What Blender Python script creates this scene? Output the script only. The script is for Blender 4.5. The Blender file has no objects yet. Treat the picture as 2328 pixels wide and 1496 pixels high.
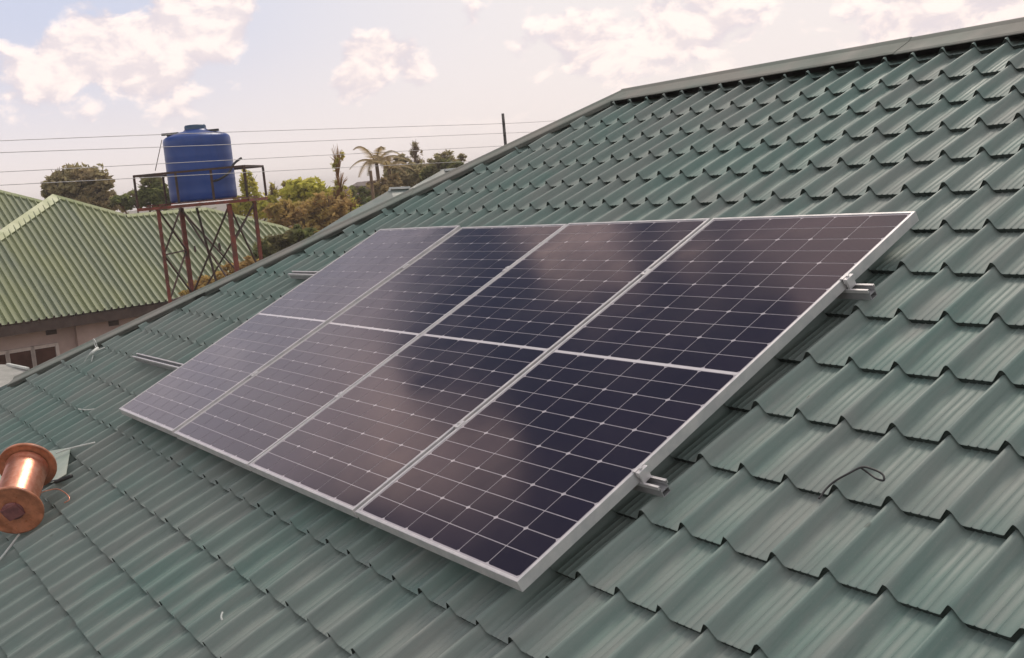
import bpy, bmesh, math, random
import numpy as np
from mathutils import Vector, Matrix, Euler
from math import sin, cos, pi, radians

C = bpy.context.scene.collection
SC = bpy.context.scene

# ------------------------------------------------------------------ camera
F = 2565.85 / 2328.0                      # focal length in picture widths
CW = np.array([6.515075, -1.558998, 1.202169])
RW = np.array([[0.5502209529, 0.8302727272, -0.0889050134],
               [0.0645745271, -0.1484601600, -0.9868078391],
               [-0.8325184883, 0.5372213504, -0.1353003595]])   # world -> camera (x right, y down, z ahead)
cam = bpy.data.cameras.new('camera')
cam.sensor_width = 36.0
cam.lens = 36.0 * F
cam.clip_start = 0.05
cam.clip_end = 6000
co = bpy.data.objects.new('camera', cam)
C.objects.link(co)
m3 = np.stack([RW[0], -RW[1], -RW[2]], 1)
mw = Matrix([list(r) for r in m3]).to_4x4()
mw.translation = Vector(CW)
co.matrix_world = mw
SC.camera = co

def ray(px, py):
    return RW.T @ np.array([(px - 1164) / 2565.85, (py - 748) / 2565.85, 1.0])
def at(px, py, d):
    """the world point at forward depth d behind a picture position"""
    return Vector(CW + ray(px, py) * d)
def at_plane(px, py, p0, n):
    d = ray(px, py)
    t = np.dot(np.array(p0) - CW, np.array(n)) / np.dot(d, np.array(n))
    return Vector(CW + d * t)
def at_z(px, py, z):
    return at_plane(px, py, (0, 0, z), (0, 0, 1))
HR = Vector((RW[0][0], RW[0][1], 0)).normalized()      # horizontal right
HF = Vector((-HR.y, HR.x, 0))                           # horizontal ahead
GZ = -3.55                                              # ground level
PITCH = radians(26)

# ------------------------------------------------------------------ light
SUN_EL, SUN_AZ = 53.0, -38.0            # azimuth from +Y towards +X
sd = Vector((sin(radians(SUN_AZ)) * cos(radians(SUN_EL)), cos(radians(SUN_AZ)) * cos(radians(SUN_EL)), sin(radians(SUN_EL))))
sl = bpy.data.lights.new('sun', 'SUN')
sl.energy = 1.7
sl.angle = radians(22)
sl.color = (1.0, 0.90, 0.78)
so = bpy.data.objects.new('sun', sl)
C.objects.link(so)
so.rotation_euler = sd.to_track_quat('Z', 'Y').to_euler()
so.location = (0, 0, 30)

SC.view_settings.view_transform = 'Standard'
SC.view_settings.look = 'None'
SC.view_settings.exposure = 0.35
SC.view_settings.gamma = 1.0
SC.view_settings.use_curve_mapping = False

# ------------------------------------------------------------------ node helpers
class NT:
    def __init__(s, tree):
        s.t = tree; s.n = tree.nodes; s.l = tree.links
    def node(s, kind, **kw):
        n = s.n.new(kind)
        for k, v in kw.items(): setattr(n, k, v)
        return n
    def put(s, sock, v):
        if isinstance(v, (int, float)): sock.default_value = v
        elif isinstance(v, (tuple, list)):
            sock.default_value = tuple(v) + ((1.0,) if len(sock.default_value) == 4 and len(v) == 3 else ())
        else: s.l.new(v, sock)
    def math(s, op, a, b=None, c=None, clamp=False):
        n = s.node('ShaderNodeMath', operation=op, use_clamp=clamp)
        s.put(n.inputs[0], a)
        if b is not None: s.put(n.inputs[1], b)
        if c is not None: s.put(n.inputs[2], c)
        return n.outputs[0]
    def vmath(s, op, a, b=None, out=0):
        n = s.node('ShaderNodeVectorMath', operation=op)
        s.put(n.inputs[0], a)
        if b is not None:
            if op == 'SCALE': s.put(n.inputs[3], b)
            else: s.put(n.inputs[1], b)
        return n.outputs[out]
    def mix(s, f, a, b, mode='MIX'):
        n = s.node('ShaderNodeMix', data_type='RGBA', blend_type=mode)
        s.put(n.inputs[0], f); s.put(n.inputs[6], a); s.put(n.inputs[7], b)
        return n.outputs[2]
    def rng(s, v, a, b, c=0.0, d=1.0, smooth=True):
        n = s.node('ShaderNodeMapRange', interpolation_type='SMOOTHSTEP' if smooth else 'LINEAR')
        s.put(n.inputs[0], v)
        for i, x in enumerate((a, b, c, d)): n.inputs[i + 1].default_value = x
        return n.outputs[0]
    def noise(s, vec, scale, detail=4, rough=0.5, dist=0.0):
        n = s.node('ShaderNodeTexNoise')
        if vec is not None: s.put(n.inputs['Vector'], vec)
        n.inputs['Scale'].default_value = scale
        n.inputs['Detail'].default_value = detail
        n.inputs['Roughness'].default_value = rough
        n.inputs['Distortion'].default_value = dist
        return n.outputs[0]

# ------------------------------------------------------------------ world
w = bpy.data.worlds.new('World')
SC.world = w
w.use_nodes = True
N = NT(w.node_tree)
N.n.clear()
out = N.node('ShaderNodeOutputWorld')
bg = N.node('ShaderNodeBackground')
N.l.new(bg.outputs[0], out.inputs[0])
sky = N.node('ShaderNodeTexSky', sky_type='NISHITA')
sky.sun_disc = False
sky.sun_elevation = radians(SUN_EL)
sky.sun_rotation = radians(SUN_AZ)
sky.altitude = 1000
sky.air_density = 1.0
sky.dust_density = 1.5
SKYK = 0.028
tc = N.node('ShaderNodeTexCoord')
vec = tc.outputs['Generated']
sep = N.node('ShaderNodeSeparateXYZ')
N.l.new(vec, sep.inputs[0])
el = N.math('MAXIMUM', sep.outputs[2], 0.0)

def dirv(az, e):
    az, e = radians(az), radians(e)
    return (sin(az) * cos(e), cos(az) * cos(e), sin(e))
def pdir(px, py):
    r = ray(px, py); return tuple(r / np.linalg.norm(r))
# cloud banks: direction, radius in degrees, weight
BLOBS = [(pdir(190, 90), 1.9, .26), (pdir(255, 130), 1.8, .24), (pdir(320, 165), 1.6, .18), (pdir(60, 165), 2.2, .22), (pdir(130, 150), 1.6, .16),
         (pdir(480, 20), 2.4, .26), (pdir(505, 90), 1.4, .18), (pdir(380, 95), 1.9, .19), (pdir(310, 85), 1.1, .12),
         (pdir(840, 110), 1.5, .24), (pdir(800, 170), 1.6, .20), (pdir(900, 165), 2.0, .22), (pdir(955, 135), 1.3, .14), (pdir(770, 210), 1.3, .12),
         (pdir(390, 220), 2.0, .20), (pdir(1340, 85), 1.9, .20), (pdir(1250, 110), 2.0, .18), (pdir(1560, 40), 2.2, .20), (pdir(1660, 15), 2.2, .22), (pdir(1450, 80), 2.2, .16), (pdir(1050, 60), 1.4, .12),
         (pdir(2250, 0), 5.0, .26), (pdir(1950, 40), 3.0, .16), (pdir(1820, 70), 1.6, -.12),
         (pdir(640, 40), 1.5, -.12), (pdir(1000, 10), 1.3, -.12), (pdir(40, 30), 1.8, -.2), (pdir(690, 200), 1.4, -.10),
         (dirv(-89, 19), 7, .50), (dirv(-74.5, 21.5), 3.2, .45), (dirv(-83.5, 26.5), 3.2, .34), (dirv(-81.5, 33), 3.4, .60), (dirv(-84, 29.0), 2.6, .30), (dirv(-79.5, 28.8), 1.6, -.22),
         (dirv(-67.5, 30.5), 3.4, .20), (dirv(-63, 35.5), 2.8, .22), (dirv(-57, 40.5), 4.5, .30), (dirv(-80, 22), 4, .3),
         (dirv(-74, 27.3), 3.2, -.50), (dirv(-76, 36), 4.6, -.65), (dirv(-77.5, 30.5), 2.2, -.35), (dirv(-67, 38.5), 4, -.40), (dirv(-89, 37), 5.5, -.50), (dirv(-72, 34.5), 3, -.30), (dirv(-83, 37), 4, -.4),
         ]
def density(v):
    # clouds are flattened towards the horizon
    sc = N.vmath('MULTIPLY', v, (1.0, 1.0, 1.55))
    n1 = N.noise(sc, 24.0, 8, 0.56, 0.25)
    n0 = N.noise(sc, 5.5, 3, 0.5)
    d = N.math('ADD', N.math('MULTIPLY', n1, 0.95), N.math('MULTIPLY', n0, 0.55))
    nz = d
    for c, r, a in BLOBS:
        dt = N.vmath('DOT_PRODUCT', v, c, out=1)
        k = N.rng(dt, cos(radians(r * 1.25)), 1.0)
        d = N.math('MULTIPLY_ADD', k, a, d)
    return d, nz
d0, q0 = density(vec)
sc2 = N.vmath('MULTIPLY', N.vmath('ADD', vec, (-0.002, 0.005, 0.009)), (1.0, 1.0, 1.55))
q1 = N.math('ADD', N.math('MULTIPLY', N.noise(sc2, 24.0, 8, 0.56, 0.25), 0.95), N.math('MULTIPLY', N.noise(sc2, 5.5, 3, 0.5), 0.55))
mask = N.rng(d0, 0.80, 0.985)
lit = N.rng(N.math('SUBTRACT', q0, q1), -0.10, 0.10)
thick = N.rng(d0, 0.86, 1.10)
cloud = N.mix(lit, (0.63, 0.57, 0.61), (0.98, 0.84, 0.78))
cloud = N.mix(N.math('MULTIPLY', thick, 0.35), cloud, (0.86, 0.74, 0.69))
cloud = N.vmath('MULTIPLY', cloud, N.mix(N.rng(el, 0.36, 0.50), (1, 1, 1), (2.15, 1.70, 1.38)))
cloud = N.vmath('MULTIPLY', cloud, N.mix(N.rng(el, 0.20, 0.27), (1, 1, 1), (0.93, 0.96, 1.10)))
hz = N.rng(el, 0.20, 0.43, 1.0, 0.0)
# the haze is warmer and brighter on the side of the sun
sund = N.vmath('DOT_PRODUCT', vec, tuple(Vector((sd.x, sd.y, 0.1)).normalized()), out=1)
warm = N.rng(sund, 0.78, 1.0)
hazec = N.mix(warm, (0.515, 0.545, 0.67), (0.745, 0.695, 0.685))
lowc = N.mix(N.rng(el, 0.0, 0.17), (0.785, 0.70, 0.67), hazec)
skyk = N.vmath('SCALE', sky.outputs[0], SKYK)
base = N.mix(hz, skyk, lowc)
# low clouds melt into the haze near the horizon
fade = N.rng(el, 0.02, 0.10)
high = N.rng(el, 0.25, 0.75, 1.0, 0.35)
mk = N.math('MULTIPLY', N.math('MULTIPLY', mask, fade), high)
col = N.mix(N.math('MULTIPLY', mk, 0.9), base, cloud)
# unseen bright cloud veil added as fill light overhead and behind, outside the clearer patch the panels mirror
fill_veil = N.rng(el, 0.66, 0.88)
west = N.rng(N.vmath('DOT_PRODUCT', vec, (-0.93, 0.34, 0.0), out=1), 0.35, -0.15)
vl = N.math('MAXIMUM', fill_veil, west)
vn = N.rng(N.noise(vec, 3.0, 5, 0.6), 0.25, 0.75, 0.62, 1.0)
vc = N.vmath('SCALE', N.mix(0.5, (0.88, 0.82, 0.78), (0.78, 0.79, 0.84)), vn)
col = N.mix(N.math('MULTIPLY', vl, 0.85), col, vc)
N.put(bg.inputs[0], col)
bg.inputs[1].default_value = 1.0

# ------------------------------------------------------------------ materials
def mat(name, base, rough=0.6, metal=0.0, spec=0.5, build=None, **kw):
    m = bpy.data.materials.new(name)
    m.use_nodes = True
    T = NT(m.node_tree)
    p = m.node_tree.nodes['Principled BSDF']
    p.inputs['Base Color'].default_value = tuple(base) + (1,)
    p.inputs['Roughness'].default_value = rough
    p.inputs['Metallic'].default_value = metal
    p.inputs['Specular IOR Level'].default_value = spec
    for k, v in kw.items(): p.inputs[k.replace('_', ' ')].default_value = v
    if build: build(T, p)
    return m
def objco(T): return T.node('ShaderNodeTexCoord').outputs['Object']
def mapv(T, v, s): return T.vmath('MULTIPLY', v, s)
def bump(T, p, h, dist, strength=1.0):
    b = T.node('ShaderNodeBump')
    b.inputs['Distance'].default_value = dist; b.inputs['Strength'].default_value = strength
    T.put(b.inputs['Height'], h); T.put(p.inputs['Normal'], b.outputs[0])

def mottled(c1, c2, scale=8, stretch=(1, 1, 1), rv=0.15, bd=0.0, detail=5, lo=.35, hi=.65):
    def f(T, p):
        v = mapv(T, objco(T), stretch)
        n = T.noise(v, scale, detail, .6)
        T.put(p.inputs['Base Color'], T.mix(T.rng(n, lo, hi), c1, c2))
        r0 = p.inputs['Roughness'].default_value
        T.put(p.inputs['Roughness'], T.rng(T.noise(v, scale * 2.3, 3), .3, .7, r0 - rv, r0 + rv, False))
        if bd: bump(T, p, T.noise(v, scale * 4, 3), bd)
    return f

def roofpaint(T, p):
    v = objco(T)
    big = T.noise(v, 0.9, 4, .55)
    mid = T.noise(mapv(T, v, (1.0, 0.35, 1)), 5.5, 5, .6)
    streak = T.noise(mapv(T, v, (1.0, 0.045, 1)), 42, 5, .65)
    fine = T.noise(v, 160, 2, .5)
    c = T.mix(T.rng(big, .38, .62), (0.164, 0.242, 0.219), (0.210, 0.254, 0.236))
    c = T.mix(T.math('MULTIPLY', T.rng(mid, .42, .70), .75), c, (0.244, 0.262, 0.247))
    c = T.mix(T.math('MULTIPLY', T.rng(streak, .45, .75), .28), c, (0.330, 0.330, 0.305))
    c = T.mix(T.math('MULTIPLY', T.rng(streak, .46, .26), .28), c, (0.075, 0.110, 0.098))
    c = T.mix(T.math('MULTIPLY', T.rng(fine, .60, .75), .22), c, (0.34, 0.33, 0.31))
    # the odd chip, dropping and scuff
    vo = T.node('ShaderNodeTexVoronoi', feature='F1'); T.put(vo.inputs['Vector'], mapv(T, v, (1, .6, 1))); vo.inputs['Scale'].default_value = 5.0
    spot = T.math('MULTIPLY', T.rng(vo.outputs['Distance'], .05, .02), T.rng(T.noise(v, 3.1, 2), .48, .58))
    c = T.mix(T.math('MULTIPLY', spot, .5), c, (0.055, 0.06, 0.05))
    T.put(p.inputs['Base Color'], c)
    T.put(p.inputs['Roughness'], T.rng(mid, .3, .7, .46, .64, False))
    bump(T, p, T.math('ADD', T.math('MULTIPLY', streak, .5), T.math('MULTIPLY', mid, .8)), .0035, .8)
M_ROOF = mat('weathered_green_roof_paint', (.17, .2, .18), .5, spec=.28, build=roofpaint)
M_CAP = mat('grey_ridge_flashing', (.3, .3, .27), .68, spec=.2,
            build=mottled((.165, .190, .168), (.215, .208, .188), 2.2, (1, 1, 1), .1, .002))
M_DARK = mat('dark_gap_filler', (.02, .025, .022), .9, build=mottled((.015, .02, .018), (.03, .032, .03), 20))
M_LAP = mat('shaded_grimy_lap_edge', (.03, .045, .038), .85, build=mottled((.022, .034, .029), (.045, .060, .052), 9))  # grime colour, darkened to paint in the shade under each step
M_WING = mat('extension_roof_paint', (.12, .17, .16), .5, build=mottled((.115, .165, .155), (.185, .195, .185), 5, (1, .3, 1), .1, .003))

def alu(T, p):
    v = objco(T)
    n = T.noise(v, 14, 4, .6)
    T.put(p.inputs['Base Color'], T.mix(T.rng(n, .3, .7), (.60, .59, .60), (.74, .71, .71)))
    T.put(p.inputs['Roughness'], T.rng(T.noise(v, 40, 3), .3, .7, .38, .55, False))
M_ALU = mat('anodised_aluminium', (.7, .69, .7), .45, metal=.55, spec=.5, build=alu)

M_ALUD = mat('dull_shaded_rail_body', (.16, .16, .17), .6, metal=.3, build=mottled((.26, .26, .27), (.34, .34, .35), 10))  # dull metal, painted darker for the shade in the rail's recessed sides
def dusty(T, p, c1, c2, dust, r0, amt):
    v = objco(T)
    n = T.noise(v, 1.7, 5, .6)
    T.put(p.inputs['Base Color'], T.mix(T.math('MULTIPLY', T.rng(n, .30, .75), amt), T.mix(T.noise(v, 3.0, 1), c1, c2), dust))
    T.put(p.inputs['Roughness'], T.rng(T.noise(v, 2.6, 4, .6), .3, .7, r0, r0 + .10, False))
def cellm(T, p):
    dusty(T, p, (.010, .009, .022), (.018, .012, .022), (.10, .085, .085), .09, .06)
    l = p.inputs['Base Color'].links[0].from_socket
    ri = T.node('ShaderNodeNewGeometry').outputs['Random Per Island']
    T.put(p.inputs['Base Color'], T.mix(ri, l, (.018, .013, .027)))
M_CELL = mat('dark_silicon_cell', (.013, .011, .026), .12, spec=.5, build=cellm)
M_CELL.node_tree.nodes['Principled BSDF'].inputs['IOR'].default_value = 1.5
def gridm(T, p): dusty(T, p, (.46, .43, .47), (.50, .46, .49), (.5, .46, .47), .10, .3)
M_GRID = mat('silver_cell_gap', (.3, .28, .3), .12, spec=.5, build=gridm)
def midm(T, p): dusty(T, p, (.66, .63, .66), (.70, .66, .68), (.5, .46, .46), .12, .3)
M_MID = mat('silver_centre_bar', (.5, .47, .5), .12, spec=.5, build=midm)
M_BACK = mat('white_backsheet', (.6, .6, .6), .6, build=mottled((.55, .55, .55), (.65, .65, .63), 6))
M_COPPER = mat('copper_wire', (.85, .33, .17), .34, metal=.75,
               build=lambda T, p: (mottled((.78, .30, .19), (.88, .43, .30), 30, (1, 1, 1), .06)(T, p)))
M_SPOOL = mat('orange_plastic_spool', (.42, .13, .04), .38, spec=.6, build=mottled((.30, .105, .05), (.56, .21, .11), 12, rv=.12, bd=.002))
M_HUB = mat('maroon_label', (.20, .07, .07), .5, build=mottled((.17, .06, .065), (.26, .10, .095), 25))
M_IBR = None
def ibr(T, p):
    v = objco(T)
    n = T.noise(mapv(T, v, (1, .25, 1)), 1.3, 5, .6)
    s = T.noise(mapv(T, v, (1, .05, 1)), 9, 4, .6)
    c = T.mix(T.rng(n, .35, .65), (.225, .250, .125), (.165, .195, .130))
    c = T.mix(T.math('MULTIPLY', T.rng(s, .5, .75), .5), c, (.30, .32, .17))
    c = T.mix(T.math('MULTIPLY', T.rng(T.noise(v, 5, 5, .7), .62, .72), .4), c, (.13, .075, .035))
    T.put(p.inputs['Base Color'], c)
M_IBR = mat('faded_green_sheet', (.2, .27, .13), .55, spec=.4, build=ibr)
M_IBRCAP = mat('faded_green_capping', (.36, .42, .2), .5, build=mottled((.36, .40, .20), (.44, .46, .26), 1.5, rv=.1))
M_WALL = mat('dusty_pink_plaster', (.3, .2, .17), .85, build=mottled((.44, .32, .29), (.55, .41, .37), 1.5, rv=.05, bd=.004))
M_EAVE = mat('dark_eave_boards', (.05, .03, .025), .85, build=mottled((.07, .045, .038), (.10, .068, .055), 6))  # dark brown boards, also used for the air vents
M_WFRAME = mat('pale_window_frame', (.6, .5, .46), .6, build=mottled((.55, .46, .42), (.65, .55, .5), 8))
M_WGLASS = mat('dark_window_glass', (.05, .015, .01), .15, build=mottled((.055, .018, .012), (.10, .04, .03), 2.5, rv=.05))
M_RUST = mat('red_oxide_steel', (.2, .05, .03), .65, build=mottled((.24, .055, .036), (.12, .045, .032), 6, rv=.1))
M_RUSTD = mat('dark_rusty_steel', (.07, .04, .03), .7, build=mottled((.085, .04, .03), (.05, .035, .03), 6, rv=.1))
M_TANK = mat('blue_tank_plastic', (.02, .07, .3), .36, spec=.5, build=mottled((.008, .042, .21), (.012, .055, .26), 3, (1, 1, .3), .06))
M_TANKD = mat('dark_blue_lid', (.02, .05, .1), .45, build=mottled((.022, .06, .12), (.035, .08, .15), 6))
M_BLACK = mat('black_plastic', (.02, .02, .022), .5, build=mottled((.018, .018, .02), (.035, .033, .035), 12))
M_WIRE = mat('grey_aluminium_cable', (.30, .29, .30), .6, metal=.2, build=mottled((.50, .48, .48), (.60, .58, .58), 3))
M_POLE = mat('weathered_pole', (.06, .055, .055), .8, build=mottled((.05, .045, .045), (.10, .09, .085), 5))
M_OFFCUT = mat('pale_green_sheet', (.36, .42, .34), .5, build=mottled((.30, .36, .30), (.43, .47, .40), 6, rv=.1))
M_WHITE = mat('white_strip', (.62, .64, .62), .6, build=mottled((.55, .58, .55), (.68, .68, .66), 10))
M_CEM = mat('grey_cement_sheet', (.33, .33, .31), .85, build=mottled((.29, .29, .27), (.38, .37, .35), 3, bd=.003))

def foliage(name, a, b, c):
    def f(T, p):
        oi = T.node('ShaderNodeNewGeometry').outputs['Random Per Island']
        n = T.noise(objco(T), 1.1, 3)
        col = T.mix(oi, a, b)
        col = T.mix(T.math('MULTIPLY', T.rng(n, .42, .68), .8), col, c)
        T.put(p.inputs['Base Color'], col)
        tr = T.node('ShaderNodeBsdfTranslucent'); T.put(tr.inputs[0], col)
        ms = T.node('ShaderNodeMixShader'); ms.inputs[0].default_value = .6
        o = [n for n in T.n if n.type == 'OUTPUT_MATERIAL'][0]
        T.l.new(p.outputs[0], ms.inputs[1]); T.l.new(tr.outputs[0], ms.inputs[2]); T.l.new(ms.outputs[0], o.inputs[0])
    return mat(name, a, .6, spec=.3, build=f)
F_YEL = foliage('yellow_green_leaves', (.50, .50, .09), (.72, .66, .16), (.58, .48, .13))
F_OLV = foliage('olive_leaves', (.32, .29, .15), (.50, .43, .24), (.40, .30, .17))
F_DRK = foliage('dark_green_leaves', (.14, .17, .06), (.27, .29, .10), (.22, .18, .09))
F_BRN = foliage('brown_dry_leaves', (.36, .23, .09), (.56, .39, .15), (.44, .36, .10))
F_PLM = foliage('palm_fronds', (.32, .25, .12), (.50, .39, .20), (.42, .30, .16))
M_BARK = mat('brown_bark', (.12, .075, .045), .9, build=mottled((.10, .06, .035), (.19, .12, .07), 6, (1, 1, .3)))
M_BARKO = mat('orange_bark', (.26, .12, .04), .9, build=mottled((.24, .11, .035), (.33, .18, .07), 4, (1, 1, .3)))
def groundm(T, p):
    v = objco(T)
    n = T.noise(v, .12, 6, .6); n2 = T.noise(v, 1.5, 5, .65)
    c = T.mix(T.rng(n, .4, .6), (.16, .10, .055), (.085, .095, .035))
    c = T.mix(T.math('MULTIPLY', T.rng(n2, .45, .7), .6), c, (.23, .17, .09))
    T.put(p.inputs['Base Color'], c); bump(T, p, n2, .05)
M_GROUND = mat('dry_soil_and_grass', (.14, .1, .05), .95, build=groundm)

# ------------------------------------------------------------------ mesh helpers
class MB:
    def __init__(s): s.v = []; s.f = []; s.mi = []; s.sm = []
    def add(s, vs, fs, mi=0, smooth=False):
        o = len(s.v)
        s.v.extend([tuple(x) for x in vs])
        for f in fs: s.f.append(tuple(i + o for i in f)); s.mi.append(mi); s.sm.append(smooth)
    def box(s, c, size, rot=None, mi=0, bev=0.0):
        x, y, z = [k / 2 for k in size]
        if bev > 0:
            b = min(bev, x * .9, y * .9, z * .9)
            bm = bmesh.new(); bmesh.ops.create_cube(bm, size=1)
            for vv in bm.verts: vv.co = Vector((vv.co.x * size[0], vv.co.y * size[1], vv.co.z * size[2]))
            bmesh.ops.bevel(bm, geom=list(bm.edges), offset=b, segments=2, profile=.5, affect='EDGES')
            bm.verts.index_update()
            vs = [vv.co.copy() for vv in bm.verts]; fs = [[q.index for q in f.verts] for f in bm.faces]
            bm.free()
        else:
            vs = [Vector((a * x, b * y, d * z)) for a in (-1, 1) for b in (-1, 1) for d in (-1, 1)]
            fs = [(0, 1, 3, 2), (4, 6, 7, 5), (0, 4, 5, 1), (2, 3, 7, 6), (0, 2, 6, 4), (1, 5, 7, 3)]
        if rot is not None: vs = [rot @ q for q in vs]
        c = Vector(c)
        s.add([q + c for q in vs], fs, mi)
    def bar(s, a, b, w=.05, h=None, up=Vector((0, 0, 1)), mi=0):
        a, b = Vector(a), Vector(b); d = (b - a); L = d.length; d.normalize()
        if abs(d.dot(up)) > .98: up = Vector((1, 0, 0))
        x = d.cross(up).normalized(); y = x.cross(d)
        h = h or w
        s.box((a + b) / 2, (w, L, h), Matrix((x, d, y)).transposed(), mi)
    def tube(s, pts, rad, n=8, mi=0, smooth=True, cap=True):
        pts = [Vector(p) for p in pts]
        if isinstance(rad, (int, float)): rad = [rad] * len(pts)
        vs = []; fs = []
        prev = None
        for i, p in enumerate(pts):
            t = (pts[min(i + 1, len(pts) - 1)] - pts[max(i - 1, 0)]).normalized()
            if prev is None:
                u = Vector((0, 0, 1)) if abs(t.z) < .9 else Vector((1, 0, 0))
                x = t.cross(u).normalized()
            else: x = (prev - t * prev.dot(t)).normalized()
            prev = x; y = t.cross(x)
            for k in range(n):
                a = 2 * pi * k / n
                vs.append(p + (x * cos(a) + y * sin(a)) * rad[i])
        for i in range(len(pts) - 1):
            for k in range(n):
                a = i * n + k; b = i * n + (k + 1) % n
                fs.append((a, b, b + n, a + n))
        if cap: fs.append(tuple(range(n))[::-1]); fs.append(tuple(range(len(vs) - n, len(vs))))
        s.add(vs, fs, mi, smooth)
    def lathe(s, prof, n=40, M=None, mi=0, smooth=True):
        vs = []; fs = []
        for r, z in prof:
            for k in range(n):
                a = 2 * pi * k / n; q = Vector((r * cos(a), r * sin(a), z)); vs.append(M @ q if M else q)
        for i in range(len(prof) - 1):
            for k in range(n):
                a = i * n + k; b = i * n + (k + 1) % n; fs.append((a, b, b + n, a + n))
        s.add(vs, fs, mi, smooth)
    def sheet(s, quad, th, mi=0):
        """a quad or polygon given thickness along its own normal"""
        q = [Vector(x) for x in quad]; n = (q[1] - q[0]).cross(q[2] - q[0]).normalized() * th
        k = len(q); vs = q + [x - n for x in q]
        fs = [tuple(range(k)), tuple(range(2 * k - 1, k - 1, -1))] + [(i, i + k, (i + 1) % k + k, (i + 1) % k) for i in range(k)]
        s.add(vs, fs, mi)
    def obj(s, name, mats, parent=None, M=None):
        me = bpy.data.meshes.new(name)
        me.from_pydata([tuple(v) for v in s.v], [], s.f)
        if not isinstance(mats, (list, tuple)): mats = [mats]
        for m in mats: me.materials.append(m)
        me.polygons.foreach_set('material_index', s.mi)
        me.polygons.foreach_set('use_smooth', s.sm)
        me.update()
        o = bpy.data.objects.new(name, me)
        C.objects.link(o)
        if parent is not None: o.parent = parent
        if M is not None: o.matrix_local = M
        return o
def tag(o, label=None, cat=None, group=None, kind=None):
    if label: o['label'] = label
    if cat: o['category'] = cat
    if group: o['group'] = group
    if kind: o['kind'] = kind
    return o
def thing(name, label, cat, M=None, group=None):
    e = bpy.data.objects.new(name, None); C.objects.link(e)
    if M is not None:
        if isinstance(M, Matrix): e.matrix_world = M
        else: e.location = M
    e.empty_display_size = .2
    return tag(e, label, cat, group)

# ------------------------------------------------------------------ ground
g = MB(); g.add([(-2500, -2500, GZ), (2500, -2500, GZ), (2500, 2500, GZ), (-2500, 2500, GZ)], [(0, 1, 2, 3)])
tag(g.obj('ground', M_GROUND), kind='structure')

# ------------------------------------------------------------------ our house: tile roof in its own frame (x along, y up the slope, z out)
RF = Matrix.Rotation(PITCH, 4, 'X')          # roof frame -> world
house = thing('tiled_roof_house', 'house with a weathered grey-green metal tile roof carrying the solar panels', 'house', RF)
PX, PY = 0.1689, 0.2654                       # rib pitch, course length
X0, Y0 = 0.0031, -0.0672                      # a crest and a step line
PAN = -0.0415
prof = [(0, 0), (.028, -.0016), (.055, -.0080), (.108, -.0320), (.134, -.0395), (.16, PAN), (.27, PAN), (.295, PAN + .0030), (.32, PAN), (.42, PAN), (.445, PAN + .0034), (.47, PAN),
        (.57, PAN), (.595, PAN + .0030), (.62, PAN), (.765, PAN), (.79, -.0392), (.82, -.0325), (.940, -.0072), (.970, -.0016)]
STEP = .0165
i0, i1 = -24, 44
j0, j1 = -9, 15
HIPA = Vector((0.483, 3.676)); HIPB = Vector((-2.867, -0.172))       # lower edge of the hip cap
hd = (HIPA - HIPB).normalized(); hn = Vector((-hd.y, hd.x))           # hn points outside
TOPY = 3.80
rnd = random.Random(4)
xs = []; zs = []
for i in range(i0, i1):
    for (t, z) in prof: xs.append(X0 + (i + t) * PX); zs.append(z)
xs = np.array(xs); zs = np.array(zs); nx = len(xs)
def wav(x, y): return .0018 * np.sin(x * 5.1 + y * 1.7) + .0016 * np.sin(x * 2.3 - y * 3.9 + 1)
verts = []; faces = []; fmi = []
colj = np.array([rnd.uniform(-.0012, .0012) for _ in range(i0, i1 + 1)])
cj = colj[(np.arange(nx) // len(prof))] + .0014 * (((np.arange(nx) // len(prof)) // 6) % 2)
for j in range(j0, j1):
    ya = Y0 + j * PY
    jit = np.array([.0025 * math.sin(j * 12.9 + k * 1.7) for k in range(nx // len(prof) + 1)])[(np.arange(nx) // len(prof))]
    rowsv = []
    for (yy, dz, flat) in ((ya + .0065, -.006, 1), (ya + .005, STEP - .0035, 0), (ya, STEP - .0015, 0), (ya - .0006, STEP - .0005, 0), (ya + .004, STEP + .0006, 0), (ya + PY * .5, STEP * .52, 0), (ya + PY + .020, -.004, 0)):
        y = np.full(nx, yy) + (jit if yy < ya + PY * .4 else 0)
        z = zs + dz + wav(xs, yy) + (cj if yy < ya + PY * .4 else 0)
        rowsv.append(np.stack([xs, y, z], 1))
    base_i = len(verts)
    allr = np.concatenate(rowsv); verts.extend(allr.tolist())
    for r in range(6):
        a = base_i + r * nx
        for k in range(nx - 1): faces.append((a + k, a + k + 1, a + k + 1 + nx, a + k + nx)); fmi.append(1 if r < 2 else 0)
me = bpy.data.meshes.new('roof')
me.from_pydata(verts, [], faces)
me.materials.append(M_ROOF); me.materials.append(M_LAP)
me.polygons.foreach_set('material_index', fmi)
bm = bmesh.new(); bm.from_mesh(me)
cp = HIPB + hn * .07
bmesh.ops.bisect_plane(bm, geom=list(bm.verts) + list(bm.edges) + list(bm.faces), plane_co=(cp.x, cp.y, 0), plane_no=(hn.x, hn.y, 0), clear_outer=True)
bmesh.ops.bisect_plane(bm, geom=list(bm.verts) + list(bm.edges) + list(bm.faces), plane_co=(0, TOPY, 0), plane_no=(0, 1, 0), clear_outer=True)
for f in bm.faces: f.smooth = True
bm.to_mesh(me); bm.free()
try: me.set_sharp_from_angle(angle=radians(40))
except Exception: pass
roof = bpy.data.objects.new('roof', me); C.objects.link(roof); roof.parent = house
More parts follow.
